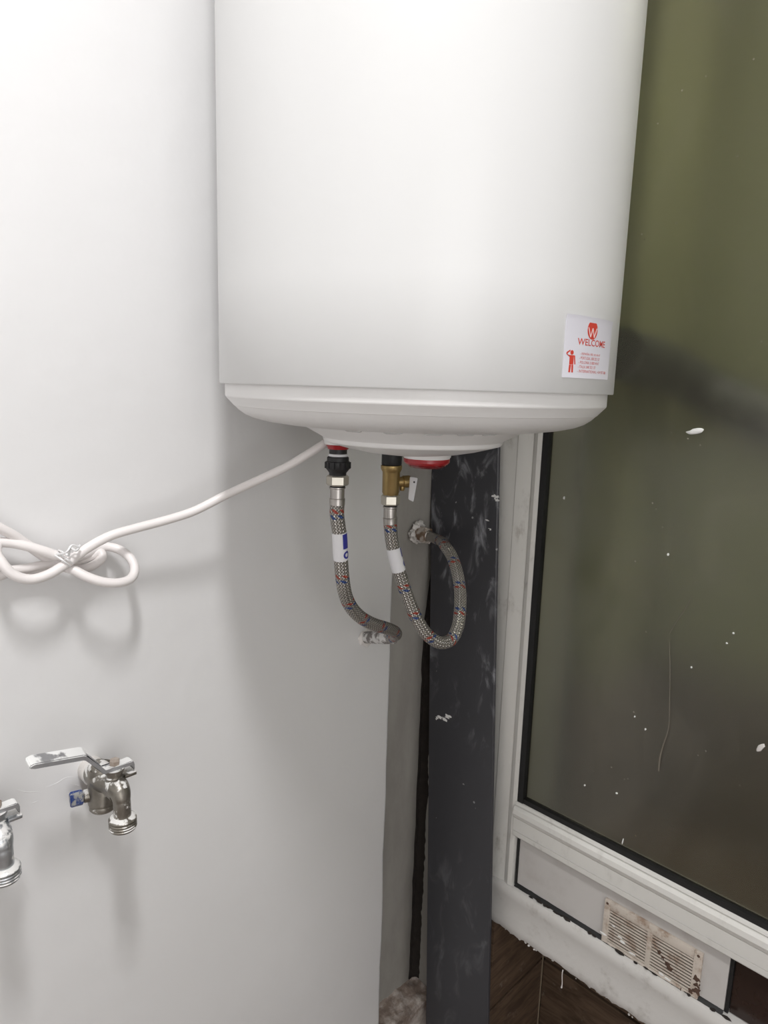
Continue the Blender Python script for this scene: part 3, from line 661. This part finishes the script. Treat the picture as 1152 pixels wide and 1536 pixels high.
obj('nipple', tube(spline([wallp, wallp.lerp(e, .5), at_y(590, 956, .738)], 8), lambda t: .0102 if t < .75 else .0108, 24), 'flaky', nip)
bm = bmesh.new(); blob(bm, wallp, .0155, 1.1, .42, 1.0, .25, 5, 3); obj('plaster_ring', bm, 'plaster', nip)

h2 = thing('braided_hose', 'braided steel hose from the brass valve looping round to the corner pipe stub', 'hose', (P2.x, P2.y, z2(760)), 'braided hoses under the heater')
SX = .944
stub0 = at_y(620, 798, RY); stub0.x = SX; stub1 = Vector((SX, .826, at_y(636, 803, .83).z))
pts2 = [Vector((P2.x, P2.y, z2(y))) for y in (757, 770)] + [at_d(585.5, 788, .966), at_d(588, 812, .966), at_d(594, 840, .967), at_d(602, 868, .970), at_d(613, 900, .975), at_d(626, 930, .98), at_d(642, 953, .988), at_d(660, 964, .998), at_d(676, 960, 1.01), at_d(686, 942, 1.025), at_d(690, 915, 1.045), at_d(690, 885, 1.07), at_d(685, 855, 1.095), at_d(677, 833, 1.12), at_d(667, 818, 1.145), stub1 + Vector((-.001, -.034, -.004)), stub1 + Vector((0, -.016, -.001)), stub1 + Vector((0, -.002, 0))]
path2 = spline(pts2, 8); L2 = length(path2)
hexnut(P2, z2(741.5), z2(757), .0136, 'nut', h2); obj('nut_collar', lathe([(.0092, z2(756)), (.0092, z2(760))], P2, ax, 24), 'gasket', h2)
f2 = z2(757) - z2(785); ferrule(subpath(path2, .002, f2), HRAD * .98, h2)
obj('braid', tube(subpath(path2, f2 - .001, L2 - .022), HRAD, 28, v0=.018), 'braid', h2)
tail = [p for p in reversed(subpath(path2, L2 - .026, L2))]; ferrule(tail, HRAD * .98, h2)
a0 = z2(757) - z2(822); a1 = a0 + .0345
sl = obj('paper_sleeve', tube(subpath(path2, a0, a1), HRAD + .0006, 36), 'paper', h2); sl['label'] = 'white paper sleeve with blue print'
patch(path2, a0 + .001, a0 + .014, HRAD + .0009, face1, -100, -60, 'blueprint', 'print_box', sl)
patch(path2, a0 + .020, a0 + .030, HRAD + .0009, face1, -108, -62, 'blueprint', 'print_ring', sl, hole=.5)
ps = thing('pipe_stub', 'rusty pipe stub in crumbly plaster in the grey recess behind the right hose', 'pipe', (SX, RY, stub0.z))
obj('stub', tube([stub0 + Vector((0, .004, 0)), stub0.lerp(stub1, .5), stub1 + Vector((0, .006, 0))], .0135, 24), 'rust', ps)
hx = lathe([(.0150, 0), (.0162, .002), (.0162, .009), (.0150, .011)], stub1 + Vector((0, .008, 0)), (0, -1, 0), 6, phase=.3); obj('stub_nut', hx, 'rust', ps, smooth=False)
bm = bmesh.new(); rr = random.Random(3)
for i in range(16):
    a = 2 * math.pi * i / 16; blob(bm, (SX + .0155 * math.cos(a), RY - .004 - rr.uniform(0, .008), stub0.z + .0165 * math.sin(a)), rr.uniform(.0042, .0068), 1, 1, 1, .5, i, 2)
for i in range(7): blob(bm, (SX + rr.uniform(-.012, .008), RY - .014 - rr.uniform(0, .016), stub0.z - .012 - rr.uniform(-.002, .004)), rr.uniform(.003, .005), 1.2, 1.4, .6, .5, i + 30, 2)
obj('plaster_collar', bm, 'plaster', ps)

# ------------------------------------------------------------------ white power cable, coiled and tied
cb = thing('power_cable', 'white power cable from the heater, bundled in a tied bow before the wall', 'cable', at_y(95, 838, .788))
K = .788
def cp(px, py, dy=0.0): return at_y(px, py, K + dy)
run = [at_y(492, 662, .700), at_y(486, 666, .700), at_y(462, 681, .710), at_y(430, 700, .726), at_y(390, 719, .742), at_y(340, 742, .757), at_y(290, 767, .766), at_y(250, 780, .771), at_y(205, 792, .775), at_y(165, 804, .777), cp(130, 823, -.008), cp(100, 845, -.012), cp(72, 862, -.014), cp(45, 869, -.014), cp(20, 862, -.012), cp(4, 846, -.008), cp(-6, 828, 0), cp(-2, 815, .006), cp(12, 814, .006), cp(40, 819, .002), cp(70, 828, -.002), cp(97, 836, .0)]
loop_a = [cp(97, 836, .0), cp(122, 834, .010), cp(142, 824, .020), cp(160, 820, .020), cp(180, 825, .012), cp(196, 838, -.002), cp(202, 853, -.012), cp(197, 867, -.020), cp(180, 874, -.025), cp(155, 873, -.024), cp(130, 865, -.018), cp(108, 854, -.008), cp(85, 849, .008)]
loop_b = [cp(85, 849, .008), cp(60, 849, .012), cp(40, 853, .014), cp(18, 856, .014), cp(-6, 864, .014), cp(-22, 852, .014), cp(-18, 838, .016), cp(0, 850, .018), cp(30, 857, .018), cp(60, 853, .014), cp(90, 848, .010)]
loop_c = [cp(90, 848, .010), cp(112, 843, .016), cp(135, 834, .018), cp(150, 828, .018), cp(153, 836, .014), cp(140, 848, .012), cp(122, 853, .012), cp(98, 846, .016), cp(72, 838, .014), cp(45, 820, .010), cp(20, 803, .006), cp(-5, 790, .004), cp(-60, 765, .004), at_y(-130, 745, WY - .03), at_y(-150, 742, WY - .004)]
allp = spline(run + loop_a[1:] + loop_b[1:] + loop_c[1:], 8)
obj('sheath', tube(allp, .0055, 14), 'cable', cb)
bm = bmesh.new(); c0 = cp(96, 838, -.006); axs = (cp(112, 822, -.006) - cp(84, 850, -.006)).normalized()
n_, b_ = frame_of(axs); hel = []
for i in range(70):
    a = i / 69 * 2.2 * 2 * math.pi; hel.append(c0 + axs * (i / 69 - .5) * .008 + n_ * .0105 * math.cos(a) + b_ * .0125 * math.sin(a))
tube(hel, .0011, 6, bm); t2 = [hel[-1], cp(106, 822, -.02), cp(114, 826, -.022), cp(120, 818, -.016)]
tube(spline(t2, 6), .0014, 6, bm); tube(spline([hel[0], cp(100, 828, -.022), cp(108, 818, -.02), cp(118, 820, -.02)], 6), .0012, 6, bm)
obj('twist_tie', bm, 'tie', cb)

# ------------------------------------------------------------------ wall taps
def tap(loc, label, metal):
    t = thing('wall_tap', label, 'tap', loc, 'taps on the white wall'); O = Vector(loc)
    def p(u, n, z): return O + Vector((u, -n, z))
    nx_ = (0, -1, 0); up = (0, 0, 1)
    obj('nipple', lathe([(.0150, 0), (.0160, .003), (.0160, .018), (.0150, .022), (.0150, .034)], p(0, 0, .008), nx_, 28), 'plaster', t, angle=30)
    bm = lathe([(.0148, .018), (.0165, .022), (.0165, .040), (.0145, .050), (.0118, .058), (.0112, .085)], p(0, 0, .012), nx_, 32)
    lathe([(.0155, .024), (.0165, .020), (.0162, -.018), (.0168, -.020), (.0168, -.0235), (.0155, -.0245), (.0160, -.026), (.0160, -.0305), (.0145, -.0325), (.006, -.034), (0, -.0342)], p(0, .036, .002), up, 36, bm, caps=False)
    obj('body', bm, metal, t, angle=32)
    elb = [p(0, .070, .018), p(0, .080, .018), p(0, .0885, .0145), p(0, .0915, .006), p(0, .092, -.004), p(0, .092, -.016)]
    obj('spout', tube(spline(elb, 8), lambda q: .0130 - .0032 * min(1, max(0, (q - .25) / .35)), 28), metal, t, angle=40)
    fl = [(.0100, -.0125), (.0150, -.0150), (.0158, -.0162)]
    for i in range(3): fl += [(.0158, -.0172 - i * .0032), (.0149, -.0182 - i * .0032), (.0149, -.0190 - i * .0032), (.0158, -.0200 - i * .0032)]
    fl += [(.0150, -.0285), (.0112, -.0285), (.0105, -.020)]
    obj('spout_thread', lathe(fl, p(0, .092, 0), up, 40), metal, t, angle=30)
    obj('stem', lathe([(.0105, .014), (.0105, .030), (.0088, .031), (.0088, .036), (.0115, .0365), (.0115, .040)], p(0, .074, 0), up, 28), metal, t, angle=30)
    wid = .0070
    prof = [(.0185, .0405), (.0205, .0375), (.0205, .032), (.0222, .032), (.0225, .040), (.020, .0445), (-.013, .0440), (-.0325, .0735), (-.036, .0755), (-.088, .0850), (-.0925, .0838), (-.0938, .0822), (-.0925, .0800), (-.088, .0792), (-.0365, .0705), (-.034, .0690), (-.0145, .0400)]
    bm = prism(prof, lambda u, z: p(u, .074 - wid, z + .0026 * min(1, max(0, (-.013 - u) / .02))), lambda u, z: p(u, .074 + wid, z - .0026 * min(1, max(0, (-.013 - u) / .02))))
    bmesh.ops.bevel(bm, geom=[e for e in bm.edges], offset=.0010, segments=2, affect='EDGES')
    obj('lever', bm, 'lever', t, angle=30)
    b2 = obj('lever_bolt', lathe([(.0058, .0443), (.0060, .0450), (.0060, .0495), (.0052, .0508), (0, .051)], p(.001, .074, 0), up, 6, caps=False), 'bolt', t, smooth=False)
    obj('stop_tab', Box(O.x + .010, O.x + .024, O.y - .0815, O.y - .066, O.z + .0255, O.z + .0295, bevel=.0008), metal, t)
    if metal == 'tap':
        obj('side_port', lathe([(.0078, .010), (.0078, .020), (.0066, .021), (.0066, .024)], p(0, .034, -.010), (-1, .25, 0), 24), metal, t, angle=30)
        obj('port_cap', lathe([(.0082, .0215), (.0096, .0225), (.0096, .0345), (.0082, .036)], p(0, .034, -.010), (-1, .25, 0), 6, phase=.2), 'bluecap', t, smooth=False)['label'] = 'blue plastic hexagonal cap'
    return t
for k_, ptsr in enumerate((((118, 1166), (100, 1166), (82, 1176), (62, 1182)), ((122, 1180), (108, 1176)), ((70, 1186), (40, 1188), (18, 1182)), ((110, 1192), (98, 1190)), ((60, 1200), (45, 1206)))):
    pr = spline([at_y(x, y, WY + .0004) for x, y in ptsr], 6)
    obj('paint_ridge', tube(pr, lambda t: .0003 + .0004 * math.sin(math.pi * min(1, max(0, t))), 8), 'wall', bpy.data.objects['wall_left'])
TA = at_y(135, 1160, WY)
tap((TA.x, WY, TA.z), 'worn wall tap with blue side cap, whole in view, right of the pair', 'tap')
t1x = TA.x - .1275
tap((t1x, WY, TA.z + .0005), 'shinier wall tap cut off at the left edge, left of the pair', 'chrome')
